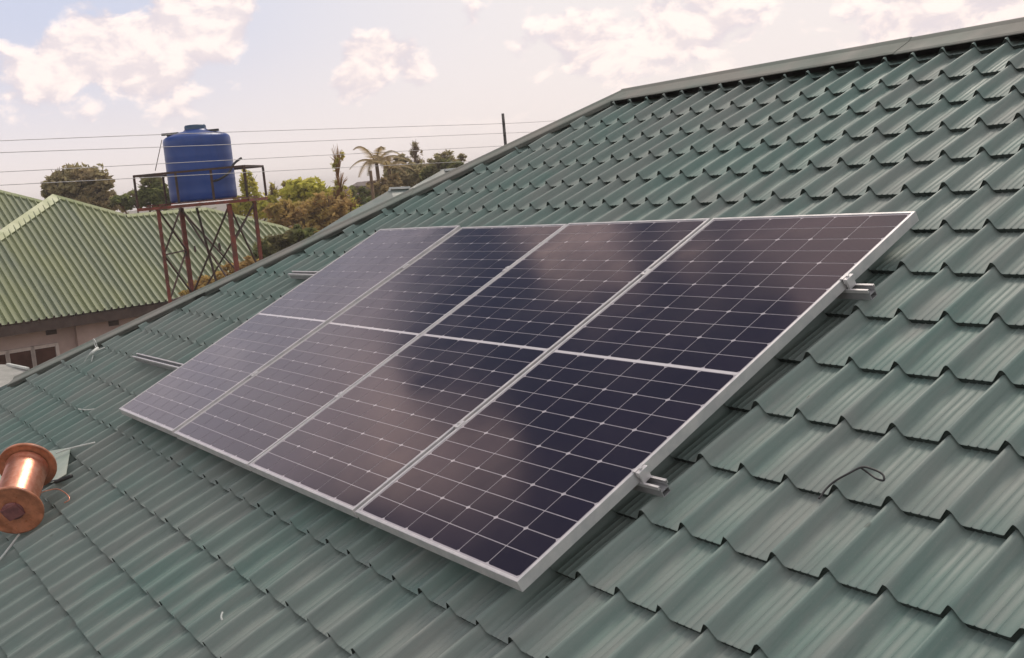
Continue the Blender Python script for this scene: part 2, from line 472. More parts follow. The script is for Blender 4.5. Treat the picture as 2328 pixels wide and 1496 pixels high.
# underlay just below the sheets, closes the gaps
RX1 = X0 + i1 * PX - .3
u = MB()
YB = Y0 + j0 * PY + .02
def hipx(y, o=0.0):                     # x of the hip line at y, o metres further out
    t = (y - HIPB.y) / hd.y
    return HIPB.x + hd.x * t + hn.x * o / max(hn.x * hn.x, 1e-6) * abs(hn.x) * 1.0 if False else HIPB.x + hd.x * t - o / hd.y
ins = .03
u.sheet([(hipx(YB) + ins, YB, -.062), (RX1, YB, -.062), (RX1, TOPY + .05, -.062), (hipx(TOPY + .05) + ins, TOPY + .05, -.062)], .02)
tag(u.obj('underlay', M_DARK, roof))

# the other faces of the roof: a back slope and the left hip face, in world axes
RI = RF.inverted()
def rw(x, y, z=0.0): return RF @ Vector((x, y, z))
APO = .13                                # how far the hip and ridge apex lie beyond the lower cap edge
def hip_apex(t):                         # t metres up from HIPB
    p = HIPB + hd * t + hn * APO
    return rw(p.x, p.y, .020)
HL = (HIPA - HIPB).length
ridgeA = rw(HIPA.x + .07, 3.655 + APO + .03, .022)
RSL = (3.745 - 3.655) / 3.0              # the ridge runs a hair off the courses
def ridge_pt(x, dy=0.0, dz=0.0):
    return rw(x, 3.672 + APO + .03 + dy, .022 + dz)
back = MB()
p0 = ridge_pt(.45, 0, -.05); p1 = ridge_pt(RX1, 0, -.05)
dn = Vector((0, cos(PITCH), -sin(PITCH))) * 6.2
back.sheet([p1, p0, p0 + dn + Vector((-6.0, 0, 0)), p1 + dn], .03)
bo = back.obj('back_slope', M_WING, house, RI)
lf = MB()
b0 = hip_apex(-2.4) + Vector((0, 0, -.05))
lf.sheet([p0, b0, Vector((b0.x - .05, p0.y + 5.4, b0.z - .02)), ], .03)
lf.obj('hip_slope', M_WING, house, RI)
# walls
wl = MB()
ez = rw(0, YB, 0).z; ey = rw(0, YB, 0).y
wl.box(((-2.4 + RX1) / 2, ey + .45 + 5.5, (GZ + ez - .1) / 2), (RX1 + 2.4 - .8, 11.0, ez - .1 - GZ))
wl.obj('wall', M_WALL, house, RI)
fa = MB(); fa.box(((-3.6 + RX1) / 2, ey + .03, ez - .14), (RX1 + 3.6, .03, .2)); fa.obj('fascia', M_CAP, house, RI)

# ridge and hip caps: folded flashings laid in lapped lengths
def cap(name, A, B, near, far, wn, wf, seg=1.8, lip=.022, mat_=M_CAP, parent=house):
    A, B = Vector(A), Vector(B); d = B - A; L = d.length; d.normalize(); near = near.normalized(); far = far.normalized()
    up = near.cross(far); up = (-(near + far)).normalized()
    k = max(1, int(round(L / seg))); mbs = MB()
    for i in range(k):
        a = A + d * (L * i / k); b = A + d * (L * (i + 1) / k + (.10 if i < k - 1 else 0))
        oa, ob = .001, (.003 if i < k - 1 else .001)
        th = .0022
        def sec(o, lift):
            pts = [near * wn - up * lip, near * wn, near * (wn - .012) + up * .004, near * .030, near * .010 + up * .007, up * .009, far * .010 + up * .007, far * .030, far * (wf - .012) + up * .004, far * wf, far * wf - up * lip]
            top = [o + up * lift + q for q in pts]
            return top + [q - up * th * 2 for q in reversed(top)]
        s1 = sec(a, oa); s2 = sec(b, ob + .001); n = len(s1)
        mbs.add(s1 + s2, [(q, (q + 1) % n, (q + 1) % n + n, q + n) for q in range(n)] + [tuple(range(n))[::-1], tuple(range(n, 2 * n))], 0, False)
    return mbs.obj(name, mat_, parent, RI)
# hip
hdw = (hip_apex(1) - hip_apex(0)).normalized()
nearv = rw(-hn.x, -hn.y, 0) - rw(0, 0, 0)
n2 = Vector((-sin(PITCH), 0, cos(PITCH)))
farv = hdw.cross(n2)
if farv.x > 0: farv = -farv
nearv = (nearv - Vector((0, 0, 0))).normalized()
cap('hip_cap', hip_apex(-.02), hip_apex(HL + .10), nearv, farv, APO, APO, 1.5)
rn = Vector((0, -cos(PITCH), -sin(PITCH))); rfv = Vector((0, cos(PITCH), -sin(PITCH)))
cap('ridge_cap', ridge_pt(.42), ridge_pt(RX1), rn, rfv, .165, .165, 1.95, .026)

# ------------------------------------------------------------------ solar array
TR = Matrix([[0.9999519729, -0.0095283776, -0.0022938742, -0.0002293875], [0.0095539776, 0.999889139, 0.01142065, 0.0011420654],
             [0.0021847996, -0.011442018, 0.9999321511, 0.0999932466], [0, 0, 0, 1]])
PW, PL, GAP, FH = .992, 1.956, .020, .037
AF = RF @ TR                                  # array frame (top of the frames at z = 0) -> world
def panel(idx, label, tilt):
    M = AF @ Matrix.Translation((idx * (PW + GAP), 0, 0)) @ Euler(tilt).to_matrix().to_4x4()
    t = thing('solar_panel', label, 'solar panel', M, 'solar panels in the rooftop array')
    fr = MB(); fw = .011
    sec = [(0, -FH), (0, -.0012), (.0012, 0), (fw - .001, 0), (fw, -.001), (fw, -.004), (fw, -FH + .002), (.03, -FH + .002), (.03, -FH)]
    cs = [(0, 0, 1, 1), (PW, 0, -1, 1), (PW, PL, -1, -1), (0, PL, 1, -1)]
    vs = []; n = len(sec)
    for (cx, cy, sx, sy) in cs:
        for (o, z) in sec: vs.append((cx + sx * o, cy + sy * o, z))
    fs = []
    for c in range(4):
        for k in range(n):
            a = c * n + k; b = c * n + (k + 1) % n; c2 = ((c + 1) % 4) * n
            fs.append((a, c2 + k, c2 + (k + 1) % n, b))
    fr.add(vs, fs); fr.obj('frame', M_ALU, t)
    gl = MB()
    z0, z1 = -.0034, -.0026
    a = fw + .0005
    gl.add([(a, a, z0), (PW - a, a, z0), (PW - a, PL - a, z0), (a, PL - a, z0)], [(0, 1, 2, 3)], 1)
    gl.add([(a, a, -.009), (PW - a, a, -.009), (PW - a, PL - a, -.009), (a, PL - a, -.009)], [(3, 2, 1, 0)], 3)
    mx, my, mid = .0165, .017, .014
    cw = (PW - 2 * mx) / 6; chh = ((PL - 2 * my - mid) / 2) / 12
    ga, gb, ch = .0019, .0018, .0080
    for h in (0, 1):
        yb = my + h * (12 * chh + mid)
        for r in range(12):
            for c in range(6):
                xa, xb = mx + c * cw + ga, mx + (c + 1) * cw - ga
                y0, y1 = yb + r * chh + gb, yb + (r + 1) * chh - gb
                if r % 2 == 0: pts = [(xa + ch, y0), (xb - ch, y0), (xb, y0 + ch * .8), (xb, y1), (xa, y1), (xa, y0 + ch * .8)]
                else: pts = [(xa, y0), (xb, y0), (xb, y1 - ch * .8), (xb - ch, y1), (xa + ch, y1), (xa, y1 - ch * .8)]
                gl.add([(x, y, z1) for x, y in pts], [tuple(range(len(pts)))], 0)
    ym = my + 12 * chh
    gl.add([(a + .003, ym + .0005, z1 + .0002), (PW - a - .003, ym + .0005, z1 + .0002), (PW - a - .003, ym + mid - .0005, z1 + .0002), (a + .003, ym + mid - .0005, z1 + .0002)], [(0, 1, 2, 3)], 2)
    gl.obj('cell_laminate', [M_CELL, M_GRID, M_MID, M_BACK], t)
    return t
panel(0, 'leftmost solar panel of the four, whose cells are washed out by pale milky sky reflection', (radians(.10), radians(-.35), 0))
panel(1, 'solar panel second from the left, dark blue patch reflected in its upper half', (radians(-.05), radians(.10), 0))
panel(2, 'solar panel third from the left, between the two wider spaced frame joints', (0, radians(-.05), 0))
panel(3, 'rightmost and nearest solar panel, with the darkest cells and clamped rail ends beside it', (radians(.03), radians(.05), 0))

# rails: backproject from the photograph gave their places along the slope
def rail(y, xa, xb, label):
    t = thing('mounting_rail', label, 'rail', AF @ Matrix.Translation((XR, y, 0)) @ Matrix.Rotation(.0105, 4, 'Z') @ Matrix.Translation((-XR, 0, 0)), 'rails under the solar panels')
    r = MB(); zt = -FH - .001; H, W, l, s = .040, .040, .0025, .0055
    for sx in (-1, 1):
        r.box(((xa + xb) / 2, sx * (W / 2 - l / 2), zt - .006), (xb - xa, l, .012))
        r.box(((xa + xb) / 2, sx * (W / 2 - l - .0035), zt - H / 2 - .004), (xb - xa, .0022, H - .008), mi=1)
        r.box(((xa + xb) / 2, sx * (W / 2 - l - s / 2), zt - l / 2 - .0004), (xb - xa, s, l))
    r.box(((xa + xb) / 2, 0, zt - H + l / 2 - .0006), (xb - xa, W - 2 * l - .0094, l), mi=1)
    r.box(((xa + xb) / 2, 0, zt - H * .55), (xb - xa, W - 2 * l - .0094, l), mi=1)
    r.obj('channel', [M_ALU, M_ALUD], t)
    for fx in (xa + .10, .5, 1.6, 2.7, XR - .25):
        b = MB(); b.box((fx, .0255, -.072), (.04, .005, .056), bev=.001); b.box((fx, .045, -.102), (.04, .05, .005), bev=.001)
        fo_ = b.obj('foot', M_ALU, t)
        c = MB(); c.lathe([(0, .008), (.008, .008), (.008, 0), (.0001, 0)], 6, Matrix.Translation((fx, .05, -.0995)), smooth=False); c.obj('screw', M_ALU, fo_)
    return t
Y1, Y2 = .500, 1.533
XR = 4 * PW + 3 * GAP
rail(Y1, -1.12, XR + .080, 'lower aluminium rail, twin edges poking out beyond the panels near the eaves side')
rail(Y2, -.575, XR + .088, 'upper aluminium rail, twin edges poking out beyond the panels nearer the ridge')
def clamp(x, y, end, label, grp):
    t = thing('end_clamp' if end else 'mid_clamp', label, 'clamp', AF @ Matrix.Translation((x, y, 0)), grp)
    b = MB()
    if end:
        b.box((.011, 0, -.008), (.016, .040, .018), bev=.002); b.box((-.003, 0, .0022), (.014, .040, .003), bev=.001)
        b.box((.013, 0, -.028), (.008, .034, .022))
    else:
        b.box((0, 0, .0018), (.030, .040, .0026), bev=.0008); b.box((0, 0, -.018), (.012, .044, .034))
    b.obj('bracket', M_ALU, t)
    c = MB(); c.lathe([(0, .009), (.0050, .009), (.0058, .0075), (.0058, .0030), (.0001, .0030)], 6, Matrix.Translation((.011 if end else 0, 0, 0 if not end else -.002)), smooth=False); c.obj('bolt', M_ALU, t)
nm = {0: 'lower', 1: 'upper'}
for k, y in enumerate((Y1, Y2)):
    clamp(XR + .002, y, True, 'silver end clamp gripping the right edge of the nearest panel on the %s rail' % nm[k], 'end clamps on the right edge')
    for i in (1, 2, 3):
        clamp(i * (PW + GAP) - GAP / 2, y, False, 'small silver mid clamp between panels %s on the %s rail' % (['', 'one and two from the left', 'two and three from the left', 'three and four from the left'][i], nm[k]), 'mid clamps between the panels')

# ------------------------------------------------------------------ things lying on our roof
def rfp(px, py, h=0.0):                   # roof-frame point under a picture position
    d = RI.to_3x3() @ Vector(ray(px, py)); c = RI @ Vector(CW)
    return c + d * ((h - c.z) / d.z)
# spool
SR = .142
axis = Vector((.82, -.535, -.195)).normalized()
sc_ = rfp(30, 1160, SR) - axis * .175
zx = axis; xx = Vector((0, 0, 1)).cross(zx).normalized(); yx = zx.cross(xx)
SM = Matrix((xx, yx, zx)).transposed().to_4x4(); SM.translation = sc_
sp = thing('wire_spool', 'orange spool wound with shiny copper wire lying on the roof', 'spool', RF @ SM)
LH = .175
for sgn, nmn in ((1, 'near'), (-1, 'far')):
    fl = MB(); z = sgn * LH
    fl.lathe([(.03, z - .006), (SR - .006, z - .006), (SR, z - .010), (SR + .002, z), (SR, z + .010), (SR - .006, z + .006), (SR - .02, z + .004), (.055, z + .004), (.03, z + .004), (.03, z - .006)] , 48)
    fo = fl.obj('flange', M_SPOOL, sp)
dr = MB()
pr = []
nz = 48
for k in range(nz + 1):
    z = -LH + .012 + (2 * LH - .024) * k / nz
    e = min(k, nz - k) / nz
    pr.append((.098 + .0034 * (k % 2) + .006 * (1 - min(1, e * 12)), z))
dr.lathe(pr, 48)
dr.obj('copper_winding', M_COPPER, sp)
hb = MB(); hb.box((0, 0, LH + .012), (.088, .075, .018), bev=.003)
hb.lathe([(.03, LH - .02), (.052, LH + .004), (.052, LH + .010), (.03, LH + .012)], 32)
hb.obj('hub_block', M_HUB, sp)
# loose end of wire
def rtube(name, pts, rad, m, label, cat, group=None):
    t = MB(); t.tube(pts, rad, 8); o = t.obj(name, m, None, RF); return tag(o, label, cat, group)
def smooth_pts(P, n=8):
    P = [Vector(p) for p in P]; out_ = []
    for i in range(len(P) - 1):
        p0 = P[max(i - 1, 0)]; p1 = P[i]; p2 = P[i + 1]; p3 = P[min(i + 2, len(P) - 1)]
        for k in range(n):
            t = k / n
            out_.append(.5 * ((2 * p1) + (p2 - p0) * t + (2 * p0 - 5 * p1 + 4 * p2 - p3) * t * t + (3 * p1 - p0 - 3 * p2 + p3) * t ** 3))
    out_.append(P[-1]); return out_
MI = (RF @ SM).inverted()
wp = [rfp(88, 1122, .09), rfp(105, 1116, .07), rfp(130, 1112, .05), rfp(150, 1122, .03), rfp(158, 1135, .012), rfp(146, 1143, .008)]
tl = MB(); tl.tube([MI @ (RF @ p) for p in smooth_pts(wp)], .0028, 6); tl.obj('wire_tail', M_COPPER, sp)
# pale offcut behind the spool
of = MB()
q = [rfp(-40, 1052, .008), rfp(160, 1017, .030), rfp(150, 1078, .024), rfp(120, 1096, .022), rfp(-40, 1120, .008)]
of.sheet([q[4], q[3], q[2], q[1], q[0]], .0025)
tag(of.obj('sheet_offcut', M_OFFCUT, None, RF), 'pale green metal sheet offcut lying on the roof behind the copper spool', 'metal sheet')
rtube('white_strip', smooth_pts([rfp(128, 1030, .045), rfp(165, 1018, .042), rfp(216, 1006, .012)]), .005, M_WHITE, 'thin white strip sticking out beyond the pale metal offcut', 'strip')
rtube('white_strip', smooth_pts([rfp(-20, 1292, .01), rfp(8, 1262, .012), rfp(44, 1215, .012)]), .006, M_WHITE, 'thin pale strip lying on the roof below the copper spool', 'strip')
rtube('offcut_shadow_strip', smooth_pts([rfp(100, 1098, .02), rfp(130, 1094, .014), rfp(163, 1082, .012)]), .011, M_BLACK, 'dark strip painting the shadow under the pale metal offcut, right of the copper spool', 'shadow')  # black tube stands in for the shadow under the offcut's lower edge
# black cable loop on the right
rtube('looped_wire', smooth_pts([rfp(1862, 1134, .012), rfp(1878, 1112, .016), rfp(1898, 1094, .020), rfp(1930, 1076, .026), rfp(1960, 1062, .030), rfp(1985, 1067, .024), rfp(2006, 1078, .016), rfp(2009, 1092, .010), rfp(1992, 1088, .004), rfp(1975, 1076, .006), rfp(1958, 1064, .024)]),
      .0028, M_BLACK, 'thin looped black wire lying on the open roof right of the panels', 'wire')
# binding wire scraps on the left
ring = [rfp(220, 786, .02 ) + Vector((.035 * cos(a), .01 * sin(a), .035 * sin(a) + .02)) for a in np.linspace(0, 2 * pi, 17)]
bw = MB(); bw.tube(ring, .0035, 6); bw.tube(smooth_pts([rfp(216, 792, .02), rfp(212, 806, .03), rfp(208, 822, .0)]), .0035, 6); bw.tube(smooth_pts([rfp(190, 826, .0), rfp(205, 805, .04), rfp(238, 790, .01)]), .003, 6)
bw.tube(smooth_pts([rfp(206, 806, .035), rfp(212, 800, .05), rfp(222, 792, .03)]), .012, 8)
tag(bw.obj('binding_wire', M_WHITE, None, RF), 'white twist of binding wire by the hip cap left of the panels', 'wire scrap')
rtube('plastic_scrap', smooth_pts([rfp(506, 1392, .012), rfp(503, 1402, .008), rfp(505, 1410, 0)]), .0035, M_WHITE, 'small white plastic scrap standing on the roof below the panels', 'scrap')
rtube('cable_tie', smooth_pts([rfp(178, 930, .012), rfp(196, 932, .010), rfp(214, 930, .006)]), .0035, M_WHITE, 'pale cable tie on the roof left of the array corner', 'cable tie')
rnd = random.Random(12)
for (px, py, s) in ((1808, 1212, .02), (2066, 1287, .022), (1838, 910, .02), (2072, 940, .018)):
    lf = MB(); p = rfp(px, py, -.020); a = rnd.uniform(0, 3.1)
    ax = Vector((cos(a), sin(a), .1)) * s; bx = Vector((-sin(a), cos(a), .2)) * s * .35
    pts = [p - ax, p - ax * .4 + bx, p + ax * .3 + bx * .9, p + ax, p + ax * .3 - bx, p - ax * .5 - bx]
    pts = [q + Vector((0, 0, .006 * abs(i - 2.5) / 2.5)) for i, q in enumerate(pts)]
    lf.sheet(pts, .0012)
    tag(lf.obj('dry_leaf', M_BARK, None, RF), {1808: 'tiny dark dry leaf on the roof below the looped black wire', 2066: 'tiny dark dry leaf low on the right of the open roof', 1838: 'tiny dry leaf near the right edge of the nearest panel',
        2072: 'tiny dry leaf above the looped black wire', 420: 'tiny dry leaf on the lower left tiles right of the copper spool', 930: 'tiny dry leaf in front of the lower panel edge, nearest its corner', 310: 'tiny dry leaf lower left, closest to the spool', 665: 'tiny dry leaf just under the shaded front edge of the panels'}[px], 'leaf', 'dry leaves on the roof')

# ------------------------------------------------------------------ roof extension seen over the hip
ext = thing('roof_extension', 'low grey-green roof extension just beyond the hip cap, pale flashing on its two stepped peaks', 'roof', at(900, 520, 10.6))
EI = Matrix.Translation(-at(900, 520, 10.6))
def wing(sil, d0_, d1_, nm_):
    b = MB(); k = len(sil); top = []; bot = []
    for i, (x, y) in enumerate(sil):
        d = d0_ + (d1_ - d0_) * (x - sil[0][0]) / (sil[-1][0] - sil[0][0])
        p = at(x, y, d); top.append(p); bot.append(p + HF * -.95 + Vector((0, 0, -.62)) + HR * .25)
    bk = [p + HF * 1.6 + Vector((0, 0, -.8)) for p in top]
    for i in range(k - 1):
        b.sheet([bot[i], bot[i + 1], top[i + 1], top[i]], .02); b.sheet([top[i], top[i + 1], bk[i + 1], bk[i]], .02)
    o = b.obj(nm_, M_WING, ext, EI)
    return top
t1 = wing([(690, 548), (715, 532), (796, 482), (846, 455), (888, 431), (930, 429)], 10.2, 10.9, 'slope')
t2 = wing([(926, 432), (960, 412), (1008, 385), (1033, 385), (1075, 372)], 11.2, 11.8, 'slope')
fl = MB()
fl.bar(t1[4] + Vector((0, 0, .012)), t1[5] + Vector((0, 0, .012)), .05, .02); fl.bar(t1[4] + Vector((0, 0, .012)) , t1[4] + HR * -.03 + Vector((0, 0, -.04)), .04, .02)
fl.obj('flashing', M_WHITE, ext, EI); fl = MB(); fl.bar(t2[2] + Vector((0, 0, -.01)), t2[3] + Vector((0, 0, .004)), .10, .02)
fl.obj('flashing', M_WHITE, ext, EI)
# low supports so the extension stands on the ground
sp_ = MB()
for p in (t1[1], t1[4], t2[2]):
    b_ = p + HF * .4 + Vector((0, 0, -.5)); sp_.bar((b_.x, b_.y, GZ), b_, .12)
sp_.obj('post', M_WALL, ext, EI)

# ------------------------------------------------------------------ neighbouring house
ze = -.85
e1 = at_z(0, 740, ze); e2 = at_z(380, 685, ze)
E_ = (e2 - e1).normalized(); B_ = Vector((-E_.y, E_.x, 0)); NP = radians(32)
S_ = B_ * cos(NP) + Vector((0, 0, sin(NP))); NN = E_.cross(S_).normalized()
if NN.z < 0: NN = -NN
def onp(px, py, p0=e1):
    p = at_plane(px, py, p0, NN) - p0; return p.dot(E_), p.dot(S_)
NM = Matrix((E_, S_, NN)).transposed().to_4x4(); NM.translation = e1
nh = thing('neighbour_house', 'neighbouring house with faded light green corrugated roof and dusty pink walls', 'house', NM)
# the border of the sheet roof in its own plane
apex = onp(120, 447); v1 = onp(287, 493); v2 = onp(468, 477); v3 = onp(640, 518); l0 = onp(0, 530)
vlow = v3[0] + (v3[1]) * .75
sl_ = (apex[1] - l0[1]) / (apex[0] - l0[0])
border = [(l0[0] - l0[1] / sl_, 0.0), l0, apex, v1, v2, v3, (vlow, .02)]
bx = [b[0] for b in border]; by = [b[1] for b in border]
RP = .148
rp = [(0, .030), (.13, .030), (.20, .006), (.24, 0), (.60, 0), (.64, .006), (.71, .030), (.86, .030), (.87, .030)]
rp = [(0, .056), (.13, .056), (.24, .004), (.29, 0), (.84, 0), (.89, .004)]
def ibr_sheet(bx, by, u0, u1, name, parent, ylow=0.0, M=None):
    us = []
    k = int(math.floor(u0 / RP))
    while k * RP < u1:
        for t, z in rp:
            uu = (k + t) * RP
            if u0 <= uu <= u1: us.append((uu, z))
        k += 1
    b = MB(); top = []
    for uu, z in us:
        vt = float(np.interp(uu, bx, by)); top.append((uu, max(vt, ylow + .01), z))
    vs = [(a, ylow, z) for a, y, z in top] + top + [(a, ylow, z - .004) for a, y, z in top]
    n = len(top)
    b.add(vs, [(i, i + 1, n + i + 1, n + i) for i in range(n - 1)] + [(2 * n + i, 2 * n + i + 1, i + 1, i) for i in range(n - 1)], 0, False)
    return b.obj(name, M_IBR, parent, M)
nr = ibr_sheet(bx, by, border[0][0] + .02, vlow - .02, 'roof', nh)
def ncap(pts, w=.13, name='ridge_cap', z=.040, parent=nr):
    b = MB()
    for a, c in zip(pts[:-1], pts[1:]):
        a = Vector((a[0], a[1], 0)); c = Vector((c[0], c[1], 0)); d = (c - a).normalized(); pn = Vector((d.y, -d.x, 0))
        if pn.y > 0: pn = -pn
        o = Vector((0, 0, z))
        bkd = NM.to_3x3().inverted() @ Vector((0, 0, -1))
        up_ = -bkd * .05
        b.sheet([a + o + pn * w, c + o + pn * w, c + o + up_ * .6, a + o + up_ * .6], .006)
        b.sheet([a + o + up_ * .6, c + o + up_ * .6, c + o - pn * .12 + bkd * .10, a + o - pn * .12 + bkd * .10], .006)
        b.sheet([c + o + pn * w, a + o + pn * w, a + o + pn * (w + .004) - Vector((0, 0, .03)), c + o + pn * (w + .004) - Vector((0, 0, .03))], .004)
    return b.obj(name, M_IBRCAP, parent)
ncap([l0 if False else border[0], l0, apex], .22, 'hip_cap')
ncap([apex, v1], .06, 'hip_cap'); ncap([v1, v2], .07, 'ridge_cap'); ncap([v2, v3, border[-1]], .06, 'hip_cap')
# back faces falling away behind the border (kept in the roof's frame)
NI = NM.inverted()
bf = MB()
def nw(p, z=-.01): return NM @ Vector((p[0], p[1], z))
def drop(p, q, dirb, run=5.0):
    a, c = nw(p), nw(q)
    ra = (a.z - (ze - .02)) / math.tan(NP); rc = (c.z - (ze - .02)) / math.tan(NP)
    a2 = a + dirb * ra; a2.z = ze - .02; c2 = c + dirb * rc; c2.z = ze - .02
    bf.sheet([c, a, a2, c2], .02)
drop(border[0], apex, -E_); drop(apex, v1, (B_ + E_ * .3).normalized()); drop(v1, v2, B_); drop(v2, (border[-1][0], .02), (E_ + B_ * .2).normalized())
bf.obj('back_slope', M_IBR, nh, NI)
# second roof, left of the hip cap
p0s = e1 + B_ * 3.2 + Vector((0, 0, .25))
a_ = onp(-60, 422, p0s); b_ = onp(0, 438, p0s); c_ = onp(88, 459, p0s); d_ = onp(150, 474, p0s)
NM2 = NM.copy(); NM2.translation = p0s
r2 = ibr_sheet([a_[0], b_[0], c_[0], d_[0]], [a_[1], b_[1], c_[1], d_[1]], a_[0], d_[0], 'roof', nh, 0.0, NI @ NM2)
ncap([a_, d_], .06, 'hip_cap', parent=r2)
# walls
WO = .55
wp0 = e1 + B_ * WO
ul, ur = border[0][0] + .5, vlow - .5
wz = ze - .02
wm = MB()
def nbox(u0, u1, b0, b1, z0, z1, mb):
    vs = [e1 + E_ * a + B_ * b + Vector((0, 0, z - e1.z)) for a in (u0, u1) for b in (b0, b1) for z in (z0, z1)]
    mb.add(vs, [(0, 1, 3, 2), (4, 6, 7, 5), (0, 4, 5, 1), (2, 3, 7, 6), (0, 2, 6, 4), (1, 5, 7, 3)])
def wallpt(px, py, off=WO):
    p = at_plane(px, py, e1 + B_ * off, B_); return (p - e1).dot(E_), p.z
ucorner = wallpt(172, 770)[0]
nbox(ul - 3, ucorner, WO, 7.5, GZ, wz, wm)
nbox(ucorner + .003, ur, WO - .12, 7.5, GZ, wz, wm)
wallo = wm.obj('wall', M_WALL, nh, NI)
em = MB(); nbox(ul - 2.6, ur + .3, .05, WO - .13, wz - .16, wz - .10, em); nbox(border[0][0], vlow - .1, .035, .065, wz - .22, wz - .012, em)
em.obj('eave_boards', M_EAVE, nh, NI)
# windows with three lights
ztop = wallpt(105, 790)[1]; zbot = wallpt(105, 826)[1] - .7
for (xa, xb) in ((-38, 12), (20, 71), (79, 127)):
    ua, ub = wallpt(xa, 810)[0], wallpt(xb, 806)[0]
    wmf = MB(); nbox(ua - .07, ua, WO - .05, WO + .02, zbot - .07, ztop + .07, wmf); nbox(ub, ub + .07, WO - .05, WO + .02, zbot - .07, ztop + .07, wmf)
    nbox(ua + .002, ub - .002, WO - .048, WO + .02, ztop, ztop + .068, wmf); nbox(ua + .002, ub - .002, WO - .048, WO + .02, zbot - .068, zbot, wmf)
    wf = wmf.obj('window', M_WFRAME, nh, NI)
    pm = MB(); nbox(ua + .003, ub - .003, WO - .02, WO + .015, zbot + .003, ztop - .003, pm)
    po = pm.obj('pane', M_WGLASS, wf); po.matrix_local = Matrix.Identity(4)
for (px, py, off) in ((116, 752, WO), (258, 732, WO - .12)):
    u_, z_ = wallpt(px, py, off)
    vm = MB(); nbox(u_ - .11, u_ + .11, off - .012, off + .01, z_ - .08, z_ + .08, vm)
    for k in range(3): nbox(u_ - .10, u_ + .10, off - .022, off - .0125, z_ - .06 + k * .045, z_ - .04 + k * .045, vm)
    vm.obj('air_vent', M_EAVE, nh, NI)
# lean-to with a grey sheet roof below the windows
lt = thing('lean_to_roof', 'small flat grey sheet roof below the neighbouring windows at the left edge', 'roof', at(10, 860, 21))
LI = Matrix.Translation(-at(10, 860, 21))
lm = MB(); lm.sheet([at(-60, 905, 19), at(60, 905, 19.5), at(62, 842, 21.2), at(17, 829, 21.8), at(-60, 826, 21.8)], .05); lm.obj('sheet', M_CEM, lt, LI)
lm = MB(); lm.bar(at(17, 828, 21.79), at(64, 838, 21.15), .05, .04); lm.obj('edge_strip', M_WHITE, lt, LI)
lm = MB()
for p in (at(-40, 880, 20), at(40, 880, 20.4)): lm.bar((p.x, p.y, GZ), p - Vector((0, 0, .06)), .1)
lm.obj('post', M_WALL, lt, LI)

# ------------------------------------------------------------------ tank stand
TD = 17.2
zc = CW[2]
def hp(px, d, z):                    # point at picture column px (at about tank height), depth d, height z
    p = at(px, 460, d); return Vector((p.x, p.y, z))
PZ = zc - .03; RZ = zc + .48
nl, nrr, fl_, frr = hp(312, 17.2, PZ), hp(564, 17.0, PZ), hp(378, 18.4, PZ), hp(607, 18.1, PZ)
st = thing('tank_stand', 'rusty red steel stand with cross braces and guard rail carrying the blue tank', 'tank stand', (nl + nrr) / 2 * .5 + (fl_ + frr) / 2 * .5)
st.location.z = GZ
SI = Matrix.Translation(-st.location)
pf = MB()
for a, b in ((nl, nrr), (fl_, frr), (nl, fl_), (nrr, frr)): pf.bar(a, b, .04, .045)
for k in range(1, 9):
    t = k / 9; pf.bar(nl.lerp(nrr, t) + Vector((0, 0, .045)), fl_.lerp(frr, t) + Vector((0, 0, .045)), .09, .018)
pf.obj('platform', M_RUST, st, SI)
gr = MB(); up = Vector((0, 0, RZ - PZ))
for a, b in ((nl, nrr), (fl_, frr), (nl, fl_), (nrr, frr)): gr.bar(a + up, b + up, .032)
for p in (nl, nrr, fl_, frr, nl.lerp(nrr, .38), nl.lerp(nrr, .70), fl_.lerp(frr, .45)): gr.bar(p + Vector((0, 0, .04)), p + up - Vector((0, 0, .017)), .03)
gr.obj('guard_rail', M_RUSTD, st, SI)
legs = []
for (px, d, w_) in ((357, 17.25, .045), (410, 18.3, .065), (520, 17.1, .06), (578, 18.05, .05)):
    p = hp(px, d, PZ - .03); legs.append(p)
    b = MB(); q = Vector((p.x, p.y, GZ)); b.bar(q, p, w_); b.box(q + Vector((0, 0, .02)), (.2, .2, .04)); b.obj('leg', M_RUST, st, SI)
L1, L2, L3, L4 = legs
def br(a, b, za, zb, w_=.022): 
    m = MB(); m.bar(Vector((a.x, a.y, za)), Vector((b.x, b.y, zb)), w_); m.obj('brace', M_RUSTD, st, SI)
br(L1, L2, zc - .05, zc - .75); br(L2, L1, zc - .05, zc - .75) ; br(L1, L2, zc - .75, zc - 1.45); br(L2, L1, zc - .75, zc - 1.45)
br(L1, L2, zc - .75, zc - .75, .02); br(L1, L2, zc - 1.48, zc - 1.48, .05); br(L1, L2, zc - 1.66, zc - 1.66, .04)
br(L2, L3, zc - .08, zc - 1.5); br(L3, L2, zc - .08, zc - 1.5); br(L3, L4, zc - .08, zc - 1.3); br(L4, L3, zc - .08, zc - .65); br(L2, L4, zc - .1, zc - 1.7); br(L4, L2, zc - .1, zc - 1.7)
mid = (L2 + L3) / 2; m1 = Vector((mid.x, mid.y, 0))
br(m1 + HR * -.12, m1 + HR * .10, zc - .08, zc - 1.7, .03)
for gx, gs in ((-.23, .06), (.16, .075)):
    gp = MB(); gp.lathe([(.001, -.006), (gs * .7, -.006), (gs, 0), (gs * .7, .006), (.001, .006)], 6, Matrix.Translation(Vector((m1.x, m1.y, zc - .72)) + HR * gx) @ Matrix.Rotation(pi / 2, 4, 'X'), smooth=False); gp.obj('gusset', M_RUSTD, st, SI)

